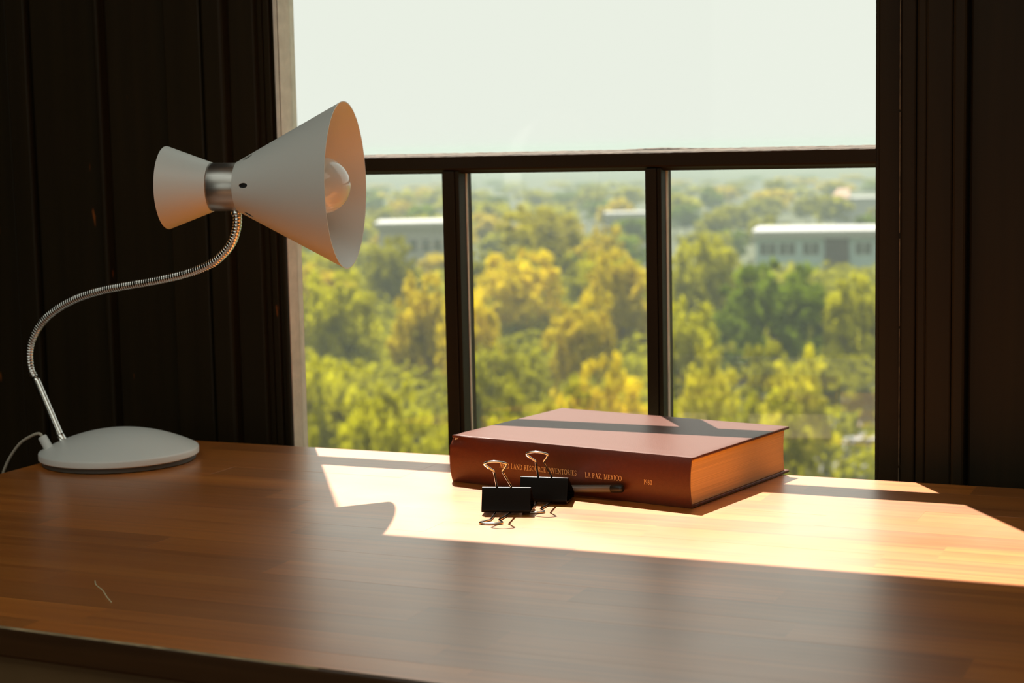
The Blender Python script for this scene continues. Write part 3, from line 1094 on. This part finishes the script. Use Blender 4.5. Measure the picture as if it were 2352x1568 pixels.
def binder_clip(loc, rz, L, label, skew=(0, 0)):
    """lies on one face, spine towards the viewer; both wire handles folded back over the faces"""
    c = empty('binder_clip', loc, rz)
    tag(c, label, 'binder clip', 'binder clips in front of the book')
    # section in (y, z): B front bottom, A front top, C jaw at the back
    hz = .0030
    B, A, Cc = Vector((0, hz)), Vector((.0085, hz + .0236)), Vector((.0315, hz + .0010))
    th = .0007
    sec = []

    def corner(P, Q, R_, r, n=5):
        a, b = (P - Q).normalized(), (R_ - Q).normalized()
        for i in range(n + 1):
            t_ = i / n
            p = Q + a * r * (1 - t_) ** 1 * (1 - t_) + b * r * t_ * t_
            sec.append(p)

    lipU, lipD = Cc + Vector((0, .0016)), Cc + Vector((0, -.0001))
    # rolled upper lip
    rl = .0014
    cu, cl = lipU + Vector((.0002, .0009)), lipD + Vector((.0002, -.0006))
    for i in range(9):
        a = math.radians(-200 + i * 32)
        sec.append(cu + Vector((math.cos(a), math.sin(a))) * rl)
    corner(lipU, A, B, .0022)
    corner(A, B, lipD, .0030)
    for i in range(9):
        a = math.radians(100 + (-i) * 32 + 60)
        sec.append(cl + Vector((math.cos(a), math.sin(a))) * rl)
    V, F = [], []
    n = len(sec)
    # sheet thickness by offsetting along the local normal
    nor = []
    for i in range(n):
        d_ = sec[min(i + 1, n - 1)] - sec[max(i - 1, 0)]
        nor.append(Vector((-d_.y, d_.x)).normalized())
    for x in (-L / 2, L / 2):
        for i in range(n):
            V.append((x, sec[i].x, sec[i].y))
        for i in range(n):
            q = sec[i] - nor[i] * th
            V.append((x, q.x, q.y))
    m2 = 2 * n
    for i in range(n - 1):
        F.append((i, i + 1, m2 + i + 1, m2 + i))
        F.append((n + i + 1, n + i, m2 + n + i, m2 + n + i + 1))
        F.append((i + 1, i, n + i, n + i + 1))
        F.append((m2 + i, m2 + i + 1, m2 + n + i + 1, m2 + n + i))
    F.append((0, m2, m2 + n, n))
    F.append((n - 1, n + n - 1, m2 + n + n - 1, m2 + n - 1))
    o = obj('clip_body', V, F, M['clip'], c)
    bm = bmesh.new()
    bm.from_mesh(o.data)
    bmesh.ops.recalc_face_normals(bm, faces=bm.faces)
    bm.to_mesh(o.data)
    bm.free()
    o.data.shade_smooth()
    o.data.set_sharp_from_angle(angle=math.radians(35))
    shape = [(.0, .0125), (.0, .0095), (.010, .0090), (.032, .0068), (.0535, .0045), (.0575, .0047), (.0610, .0066), (.0665, .0098), (.0690, .0106), (.0706, .0102), (.0722, .0082), (.0736, .0048), (.0742, .0)]
    pts = shape + [(s, -h) for s, h in shape[-2::-1]]
    for nm, cc, dirv, lift in (('upper', cu, (A - lipU).normalized(), .0012), ('lower', cl, (B - lipD).normalized(), -.0012)):
        nrm = Vector((-dirv.y, dirv.x)) * (-1 if nm == 'upper' else 1)
        if nm == 'upper':
            nrm = Vector((-dirv.y, dirv.x))
            if nrm.y < 0:
                nrm = -nrm
        else:
            nrm = Vector((0, -1))
        P = []
        for s, h in pts:
            lf = min(1, s / .004) * .0010
            q = cc + dirv * s + nrm * lf
            z = max(q.y, .00118)
            P.append(Vector((h - skew[0 if nm == 'upper' else 1] * s, q.x, z)))
        P = [P[0]] + resample(catmull(P[1:-1], 8), .0006) + [P[-1]]
        tube('handle', P, .00112, M['wire'], c, 10)
    return c


binder_clip((-.6795, 1.5105, TZ), math.radians(15.8), .0478, 'black binder clip with silver wire handles standing nearest the viewer, before the other clip', (.09, .125))
binder_clip((-.6650, 1.5690, TZ), math.radians(8.5), .0490, 'black binder clip with silver wire handles close to the book spine, beside the grey pen')

# ------------------------------------------------------------------ pen
p0, p1 = Vector((-.702, 1.6205, TZ + .0043)), Vector((-.5905, 1.6000, TZ + .0150))
pen = empty('pen', p0)
tag(pen, 'grey pen with a black end leaning on the book spine behind the binder clips', 'pen')
pa = (p1 - p0).normalized()
ln_ = (p1 - p0).length
tube('barrel', [p0 + pa * .006, p0 + pa * .010, p0 + pa * (ln_ - .014)], [.0036, .0038, .0038], M['pen'], pen, 20, off=p0)
tube('end_cap', [p1 - pa * .0145, p1 - pa * .0135, p1 - pa * .0030, p1 - pa * .0010, p1], [.0035, .0041, .0041, .0036, .0022], M['pencap'], pen, 20, off=p0)['label'] = 'rounded black end of the pen'
tube('tip', [p0 - pa * .004, p0 - pa * .0035, p0 + pa * .006], [.0006, .0009, .0035], M['pencap'], pen, 16, off=p0)

# a stray hair-thin fibre on the desk
fb = [(-.9018, 1.1610, TZ + .0006), (-.8905, 1.148, TZ + .0011), (-.8760, 1.1370, TZ + .0008), (-.8600, 1.121, TZ + .0010), (-.8456, 1.1082, TZ + .0005)]
o = tube('fibre', catmull(fb, 6), .00045, M['fibre'], None, 6)
tag(o, 'pale hair-thin curved fibre lying on the desk near its front edge', 'fibre')

# ------------------------------------------------------------------ outdoors
GZ = EYE - 21.0
ground = structure(obj('ground', [(-4000, 6, GZ), (4000, 6, GZ), (4000, 1700, GZ), (-4000, 1700, GZ), (-4000, -3000, GZ), (4000, -3000, GZ)], [(0, 1, 2, 3), (4, 5, 1, 0)], M['grass']), 'green ground far below the window')
o = obj('road', [(-36, 108, GZ + .05), (-12, 104, GZ + .05), (-10, 124, GZ + .05), (-38, 130, GZ + .05)], [(0, 1, 2, 3)], M['asphalt'])
structure(o, 'pale strip of road between the trees below the window')


def crown_mesh(name, n_leaf, size, lobes, clumps, cr, seed):
    """leaves in small clumps, clumps gathered in lobes over an uneven crown; unit: about 1 wide, z from 0 to 1"""
    rnd = random.Random(seed)
    B = []
    for i in range(lobes):
        th, cz = i * 2.399 + rnd.uniform(-.4, .4), -0.85 + 1.8 * (i + .5) / lobes
        s_ = math.sqrt(max(0.05, 1 - cz * cz))
        q = rnd.uniform(.55, .85)
        L_ = (math.cos(th) * s_ * .33 * q, math.sin(th) * s_ * .33 * q, .5 + cz * .34 * q)
        lr = rnd.uniform(.15, .23)
        for k in range(clumps):
            a, c = rnd.uniform(0, 6.283), rnd.uniform(-.7, 1)
            s2 = math.sqrt(1 - c * c)
            r = lr * rnd.uniform(.6, 1.0)
            B.append((L_[0] + r * s2 * math.cos(a), L_[1] + r * s2 * math.sin(a), min(.985, max(.03, L_[2] + r * c)), cr * rnd.uniform(.7, 1.35)))
    V, F = [], []
    nb = len(B)
    for i in range(n_leaf):
        bx, by, bz, br = B[i % nb]
        th, cz = rnd.uniform(0, 2 * math.pi), rnd.uniform(-.6, 1)
        s_ = math.sqrt(1 - cz * cz)
        r = br * rnd.uniform(.3, 1.08)
        c = Vector((bx + r * s_ * math.cos(th), by + r * s_ * math.sin(th), bz + r * cz))
        nrm = Vector((s_ * math.cos(th) + rnd.gauss(0, .45), s_ * math.sin(th) + rnd.gauss(0, .45), cz + rnd.gauss(0, .45))).normalized()
        u = nrm.orthogonal().normalized()
        u.rotate(Matrix.Rotation(rnd.uniform(0, 6.28), 3, nrm))
        v = nrm.cross(u)
        k = size * rnd.uniform(.6, 1.3)
        b = len(V)
        V += [tuple(c + u * k), tuple(c + v * k * .62), tuple(c - u * k), tuple(c - v * k * .62)]
        F.append((b, b + 1, b + 2, b + 3))
    me = bpy.data.meshes.new(name)
    me.from_pydata(V, [], F)
    me.update()
    me.materials.append(M['leaf'])
    return me


def trunk_mesh(name, seed):
    """trunk with a few rising limbs; unit height 1"""
    rnd = random.Random(seed)
    V, F = [], []

    def add(P, r):
        v, f = tube_data([Vector(p) for p in P], r, 7)
        b = len(V)
        V.extend(v)
        F.extend([tuple(b + i for i in q) for q in f])
    add([(0, 0, 0), (.005, .004, .25), (-.004, .006, .5), (.006, -.004, .8)], [.022, .017, .012, .004])
    for i in range(6):
        a = i * 1.05 + rnd.uniform(-.3, .3)
        z0 = rnd.uniform(.28, .55)
        l = rnd.uniform(.14, .24)
        add([(0, 0, z0), (math.cos(a) * l * .5, math.sin(a) * l * .5, z0 + .10), (math.cos(a) * l, math.sin(a) * l, z0 + .25)], [.009, .006, .002])
    me = bpy.data.meshes.new(name)
    me.from_pydata(V, [], F)
    me.update()
    me.materials.append(M['bark'])
    return me


near_crowns = [crown_mesh('crown', 16000, .0155, 16, 20, .042, 100 + i) for i in range(4)]
mid_crowns = [crown_mesh('crown', 9000, .021, 15, 14, .055, 200 + i) for i in range(4)]
far_crowns = [crown_mesh('crown', 1900, .05, 10, 6, .10, 300 + i) for i in range(4)]
trunks = [trunk_mesh('trunk', 400 + i) for i in range(3)]


def tree(x, y, h, wd, col, label, group, kind, seed, bottom=.16):
    rnd = random.Random(seed)
    t_ = empty('tree', (x, y, GZ), rnd.uniform(0, 6.28))
    tag(t_, label, 'tree', group)
    c = bpy.data.objects.new('crown', rnd.choice(kind))
    COL.objects.link(c)
    c.parent = t_
    c.location = (0, 0, h * bottom)
    c.scale = (wd, wd, h * (1 - bottom) * 1.02)
    c.color = (*col, 1)
    tr = bpy.data.objects.new('trunk', rnd.choice(trunks))
    COL.objects.link(tr)
    tr.parent = t_
    tr.scale = (h * .9, h * .9, h * .9)
    return t_


YEL, YGR, OLI, GRN, OCH, LIM = (.66, .53, .002), (.44, .42, .003), (.30, .29, .004), (.15, .21, .003), (.54, .43, .008), (.60, .55, .012)
named = [
    (-77.5, 184.4, 15.6, 12.5, (.39, .345, .004), 'tall broad olive tree whose crown tops all others between the two muntins', mid_crowns),
    (-67.9, 177.4, 13.4, 7.2, OCH, 'small ochre tree leaning on the tall olive tree, seen in the middle pane', mid_crowns),
    (-60.1, 137.4, 13.1, 10.4, YEL, 'large bright yellow tree beside the muntin, below the tall olive tree', mid_crowns),
    (-81.5, 154.8, 13.5, 7.5, OLI, 'olive tree just under the long white roof, seen next to the lamp shade', mid_crowns),
    (-64.5, 112.9, 13.1, 9.5, YGR, 'yellow-green tree seen directly below the mouth of the lamp shade', mid_crowns),
    (-53.3, 105.3, 13.7, 6.2, OCH, 'ochre tree right beside the first muntin in the pane by the lamp', mid_crowns),
    (-48.4, 131.4, 13.8, 7.8, OCH, 'hazy ochre tree beside the second muntin, in the middle pane', mid_crowns),
    (-47.9, 152.6, 13.8, 8.6, YGR, 'round yellow-green tree in front of the far wood, in the pane away from the lamp', mid_crowns),
    (-33.7, 123.5, 13.4, 10.6, GRN, 'dark green tree standing before the pale flat-roofed building', mid_crowns),
    (-27.3, 122.0, 12.5, 6.0, YGR, 'yellow-green tree at the jamb, before the brown part of the pale building', mid_crowns),
    (-32.8, 99.8, 12.6, 5.6, YGR, 'slim yellow-green tree beside the second muntin, in the pane away from the lamp', mid_crowns),
    (-22.7, 72.5, 13.3, 3.4, LIM, 'small light lime tree with loose leaf clusters before the dark green tree', near_crowns),
    (-20.3, 78.4, 12.1, 4.8, LIM, 'wide light lime tree with leaf clusters, behind the book corner', near_crowns),
    (-25.4, 109.1, 7.8, 6.4, OLI, 'low olive tree by the jamb, above the strip of road', mid_crowns),
    (-40.2, 69.2, 12.6, 6.8, YGR, 'near yellow-green tree at the edge of the pane by the lamp', near_crowns),
    (-33.1, 71.6, 12.0, 5.8, OLI, 'near olive tree just past the first muntin', near_crowns),
    (-27.3, 71.9, 12.3, 5.4, YEL, 'near yellow tree by the second muntin, behind the book', near_crowns),
    (-28.5, 53.9, 14.0, 6.0, YGR, 'near yellow-green tree in the middle of the pane by the lamp', near_crowns),
    (-23.0, 56.5, 13.4, 5.4, OLI, 'near leafy olive tree in the centre of the middle pane', near_crowns),
    (-16.5, 57.7, 12.9, 5.9, OLI, 'near olive tree above the far edge of the book', near_crowns),
    (-22.6, 37.7, 14.9, 4.6, OLI, 'closest olive tree low in the pane by the lamp, above the desk edge', near_crowns),
    (-18.8, 42.9, 14.3, 4.6, YGR, 'closest yellow-green tree low in the middle pane, beside the muntin', near_crowns),
    (-14.4, 43.6, 14.4, 4.5, OLI, 'closest olive tree directly behind the book', near_crowns),
    (-46.9, 99.5, 12.8, 5.0, YEL, 'slender yellow tree in the middle pane, close to the first muntin', mid_crowns),
    (-41.3, 104.1, 12.5, 6.4, OCH, 'ochre-yellow tree in the middle pane below the hazy ochre one', mid_crowns),
]
for i, (x, y, h, wd, c, lab, kind) in enumerate(named):
    tree(x, y, h, wd, c, lab, 'trees beyond the window', kind, 900 + i, .16 if h > 9 else .25)
# filling trees of the middle distance, then the hazy far wood
rnd = random.Random(77)
taken = [(x, y, wd * .42) for x, y, h, wd, c, lab, kind in named]
taken += [(-52, 241, 17), (-108, 216, 8), (-112, 313, 6), (-95, 445, 11), (-24, 116, 7)]


def row(dist, n, spread, hgt, wd, cols, labels, kind, skip=lambda x, y: False):
    for i in range(n):
        for attempt in range(40):
            k = -0.70 + (0.70 - 0.155) * (i + rnd.uniform(-.3, 1.3)) / n
            d_ = dist * rnd.uniform(1 - spread, 1 + spread)
            y = d_ / math.sqrt(1 + k * k)
            x = k * y
            q = wd * rnd.uniform(.75, 1.2)
            if not any(abs(x - a) < .42 * q + r and abs(y - b) < .42 * q + r for a, b, r in taken):
                break
        else:
            continue
        if skip(x, y):
            continue
        taken.append((x, y, q * .42))
        pane = 0 if k < -.485 else (1 if k < -.34 else 2)
        lab = labels[pane]
        tree(x, y, hgt * rnd.uniform(.85, 1.1), q, rnd.choice(cols), lab, lab, kind, rnd.randrange(10 ** 6))


PANES = ('pane by the lamp', 'middle pane', 'pane behind book corner')
lab3 = lambda t_: [t_ + ', ' + p for p in PANES]
mix = [YGR, OLI, OCH, YGR, OLI]
row(92, 9, .06, 10.0, 6.5, mix, lab3('yellow-green tree partly hidden behind nearer crowns'), mid_crowns, lambda x, y: x / y > -.27)
row(170, 14, .08, 11.0, 8.5, mix, lab3('olive or ochre tree of the second belt'), mid_crowns, lambda x, y: x / y > -.30)
far = [OLI, YGR, GRN, OLI, OCH]
for dist, n, h, wd, word in ((225, 12, 9.3, 9, 'front'), (270, 15, 8.8, 10, 'front'), (320, 17, 9.0, 10, 'front'), (380, 20, 9.2, 11, 'inner'), (450, 22, 9.2, 12, 'inner'), (530, 24, 9.4, 13, 'inner'),
                             (630, 26, 6.5, 14, 'skyline'), (760, 28, 4.6, 15, 'skyline'), (900, 30, 3.4, 16, 'skyline')):
    t_ = {'front': 'hazy tree at the front of the far wood', 'inner': 'small pale tree inside the far wood', 'skyline': 'faint tiny tree on the skyline of the far wood'}[word]
    row(dist, n, .06, h, wd, far, lab3(t_), far_crowns, (lambda x, y: x / y > -.33 and y < 245) if dist < 300 else (lambda x, y: False))


# undergrowth that closes the gaps under the crowns (one mass of leaf clumps nobody could count)
rnd = random.Random(31)
V, F = [], []
for i in range(3600):
    k = rnd.uniform(-.72, -.14)
    d_ = math.sqrt(rnd.uniform(48 ** 2, 215 ** 2))
    y = d_ / math.sqrt(1 + k * k)
    x = k * y
    if (x / y > -.315 and 98 < y < 128) or any(abs(x - a_) < r_ + 1.5 and abs(y - b_) < r_ + 1.5 for a_, b_, r_ in taken[len(named):len(named) + 5]):
        continue
    R_ = rnd.uniform(1.0, 2.1)
    top_ = rnd.uniform(1.2, 4.8) + (1.5 if d_ > 90 else 0)
    for q in range(34):
        th, cz = rnd.uniform(0, 6.283), rnd.uniform(-.3, 1)
        s_ = math.sqrt(1 - cz * cz)
        c = Vector((x + R_ * s_ * math.cos(th), y + R_ * s_ * math.sin(th), GZ + max(.2, top_ + R_ * cz * .8 - .8)))
        nrm = Vector((s_ * math.cos(th) + rnd.gauss(0, .5), s_ * math.sin(th) + rnd.gauss(0, .5), cz + rnd.gauss(0, .5))).normalized()
        u = nrm.orthogonal().normalized()
        v = nrm.cross(u)
        kk = rnd.uniform(.22, .46)
        b = len(V)
        V += [tuple(c + u * kk), tuple(c + v * kk * .7), tuple(c - u * kk), tuple(c - v * kk * .7)]
        F.append((b, b + 1, b + 2, b + 3))
# woodland running on to both sides of what the window shows
for i in range(1500):
    k = rnd.uniform(-1.15, -.69) if rnd.random() < .55 else rnd.uniform(-.15, .45)
    d_ = math.sqrt(rnd.uniform(50 ** 2, 620 ** 2)) if i % 2 else rnd.uniform(50, 330)
    y = d_ / math.sqrt(1 + k * k)
    x = k * y
    R_ = rnd.uniform(2.2, 4.2)
    top_ = rnd.uniform(5.0, 10.0)
    for q in range(44 if d_ > 150 else 130):
        th, cz = rnd.uniform(0, 6.283), rnd.uniform(-.8, 1)
        s_ = math.sqrt(1 - cz * cz)
        c = Vector((x + R_ * s_ * math.cos(th), y + R_ * s_ * math.sin(th), GZ + max(.3, top_ + R_ * cz - R_ * .6)))
        nrm = Vector((s_ * math.cos(th) + rnd.gauss(0, .5), s_ * math.sin(th) + rnd.gauss(0, .5), cz + rnd.gauss(0, .5))).normalized()
        u = nrm.orthogonal().normalized()
        v = nrm.cross(u)
        kk = rnd.uniform(.5, .95) if d_ > 150 else rnd.uniform(.24, .46)
        b = len(V)
        V += [tuple(c + u * kk), tuple(c + v * kk * .7), tuple(c - u * kk), tuple(c - v * kk * .7)]
        F.append((b, b + 1, b + 2, b + 3))
o = obj('undergrowth', V, F, M['leaf'], ground)
o.color = (.25, .245, .005, 1)
tag(o, 'dense yellow-green undergrowth filling the ground between the trees', None, None, 'stuff')

# far buildings


def building(name, x, y, rz, wdt, dep, hgt, roof_t, label, cols, windows=(), panel=None):
    b = empty(name, (x, y, GZ), rz)
    tag(b, label, 'building')
    box('wall', -wdt / 2, wdt / 2, 0, dep, 0, hgt, M[cols[0]], b)
    box('roof', -wdt / 2 - .5, wdt / 2 + .5, -.6, dep + .5, hgt, hgt + roof_t, M[cols[1]], b, .05)
    if panel:
        box('brown_panel', panel[0], panel[1], -.25, .3, 0, hgt - .05, M['bbrown'], b)
    for wx, wz in windows:
        f = box('window', wx - .55, wx + .55, -.06, .2, wz, wz + 1.7, M['bwhite'], b)
        box('pane', wx - .45, wx + .45, -.09, .1, wz + .1, wz + 1.6, M['bglass'], f)
    return b


wins = []
for fl_z in (5.6, 2.2):
    for wx in (-14.4, -13.2, -11.8, -10.6, -8.6, -7.4, -1.6, -.4, 2.2, 3.4, 6.0, 7.2, 10.0, 11.2):
        wins.append((wx, fl_z))
building('office_building', -50.4, 234.4, .22, 31, 14, 7.9, 1.05, 'pale blue flat-roofed building with paired windows and one brown bay, beyond the dark green tree', ('bwall', 'bwhite'), wins, (-6.2, -2.9))
building('warehouse', -107.6, 210, .42, 9.0, 10, 10.4, .8, 'low white-roofed building near the lamp shade, beside the first muntin', ('bwhite', 'bwhite'), [(.2, 7.2), (1.9, 7.2), (3.5, 7.2)])
building('storage_shed', -113, 310, .35, 7.5, 6, 7.0, 1.3, 'small white shed among hazy trees, seen just before the second muntin', ('bwhite', 'bwhite'), [(-2, 4.0), (1.0, 4.0)])
b = building('farm_hall', -95.5, 440, .22, 17, 10, 6.2, .4, 'far white hall with a peach roof end near the jamb', ('bwhite', 'bwhite'), [])
o = obj('gable_roof', [(-9.2, -.8, 6.5), (-4.5, -.8, 6.5), (-4.5, 5, 8.9), (-7.4, 5, 8.9), (-9.2, 10.4, 6.5), (-4.5, 10.4, 6.5)], [(0, 1, 2, 3), (3, 2, 5, 4), (0, 3, 4), (1, 5, 2), (0, 4, 5, 1)], M['bpeach'], b)


def car(x, y, rz, label):
    c = empty('car', (x, y, GZ + .05), rz)
    tag(c, label, 'car', 'cars on the strip of road')
    bm = bmesh.new()
    add_box(bm, -2.1, 2.1, -.85, .85, .35, .95, .12)
    bmobj('body', bm, M['car'], c)
    bm = bmesh.new()
    vs_ = [bm.verts.new(v) for v in ((-1.5, -.78, .93), (1.0, -.78, .93), (1.0, .78, .93), (-1.5, .78, .93), (-1.1, -.62, 1.45), (.4, -.62, 1.45), (.4, .62, 1.45), (-1.1, .62, 1.45))]
    for f in ((3, 2, 1, 0), (4, 5, 6, 7), (0, 1, 5, 4), (1, 2, 6, 5), (2, 3, 7, 6), (3, 0, 4, 7)):
        bm.faces.new([vs_[i] for i in f])
    bmobj('cabin', bm, M['bglass'], c)
    box('roof', -1.1, .4, -.62, .62, 1.44, 1.50, M['car'], c, .02)
    for wx in (-1.3, 1.3):
        for wy in (-.86, .70):
            V, F = lathe_data([(0, 0), (.32, 0), (.32, .16), (0, .16)], 14, Matrix.Translation((wx, wy + .16, .32)) @ Matrix.Rotation(math.radians(90), 4, 'X'))
            obj('wheel', V, F, M['tyre'], c)


car(-28.0, 114.0, .3, 'white car on the strip of road, the one further from the jamb')
car(-24.3, 112.5, .5, 'white car on the strip of road, the one next to the jamb')

# haze in the air outdoors
hz = bpy.data.materials.new('air_haze')
hz.use_nodes = True
n, L = hz.node_tree.nodes, hz.node_tree.links
n.clear()
out = n.new('ShaderNodeOutputMaterial')
HAZE_ALBEDO, HAZE_DENSITY = (0.40, 0.49, 0.45, 1), 0.0009      # dust and water in the air scatter about half of what they take
vsn = n.new('ShaderNodeVolumeScatter')
vab = n.new('ShaderNodeVolumeAbsorption')
add = n.new('ShaderNodeAddShader')
for q in (vsn, vab):
    q.inputs['Color'].default_value = HAZE_ALBEDO
    q.inputs['Density'].default_value = HAZE_DENSITY
vsn.inputs['Anisotropy'].default_value = 0.2
L.new(vsn.outputs[0], add.inputs[0])
L.new(vab.outputs[0], add.inputs[1])
L.new(add.outputs[0], out.inputs['Volume'])
haze = box('haze', -1200, 700, 16, 1500, GZ - 1, EYE + 1.0, hz)
tag(haze, 'thin pale haze in the air over the far trees', 'haze', None, 'stuff')
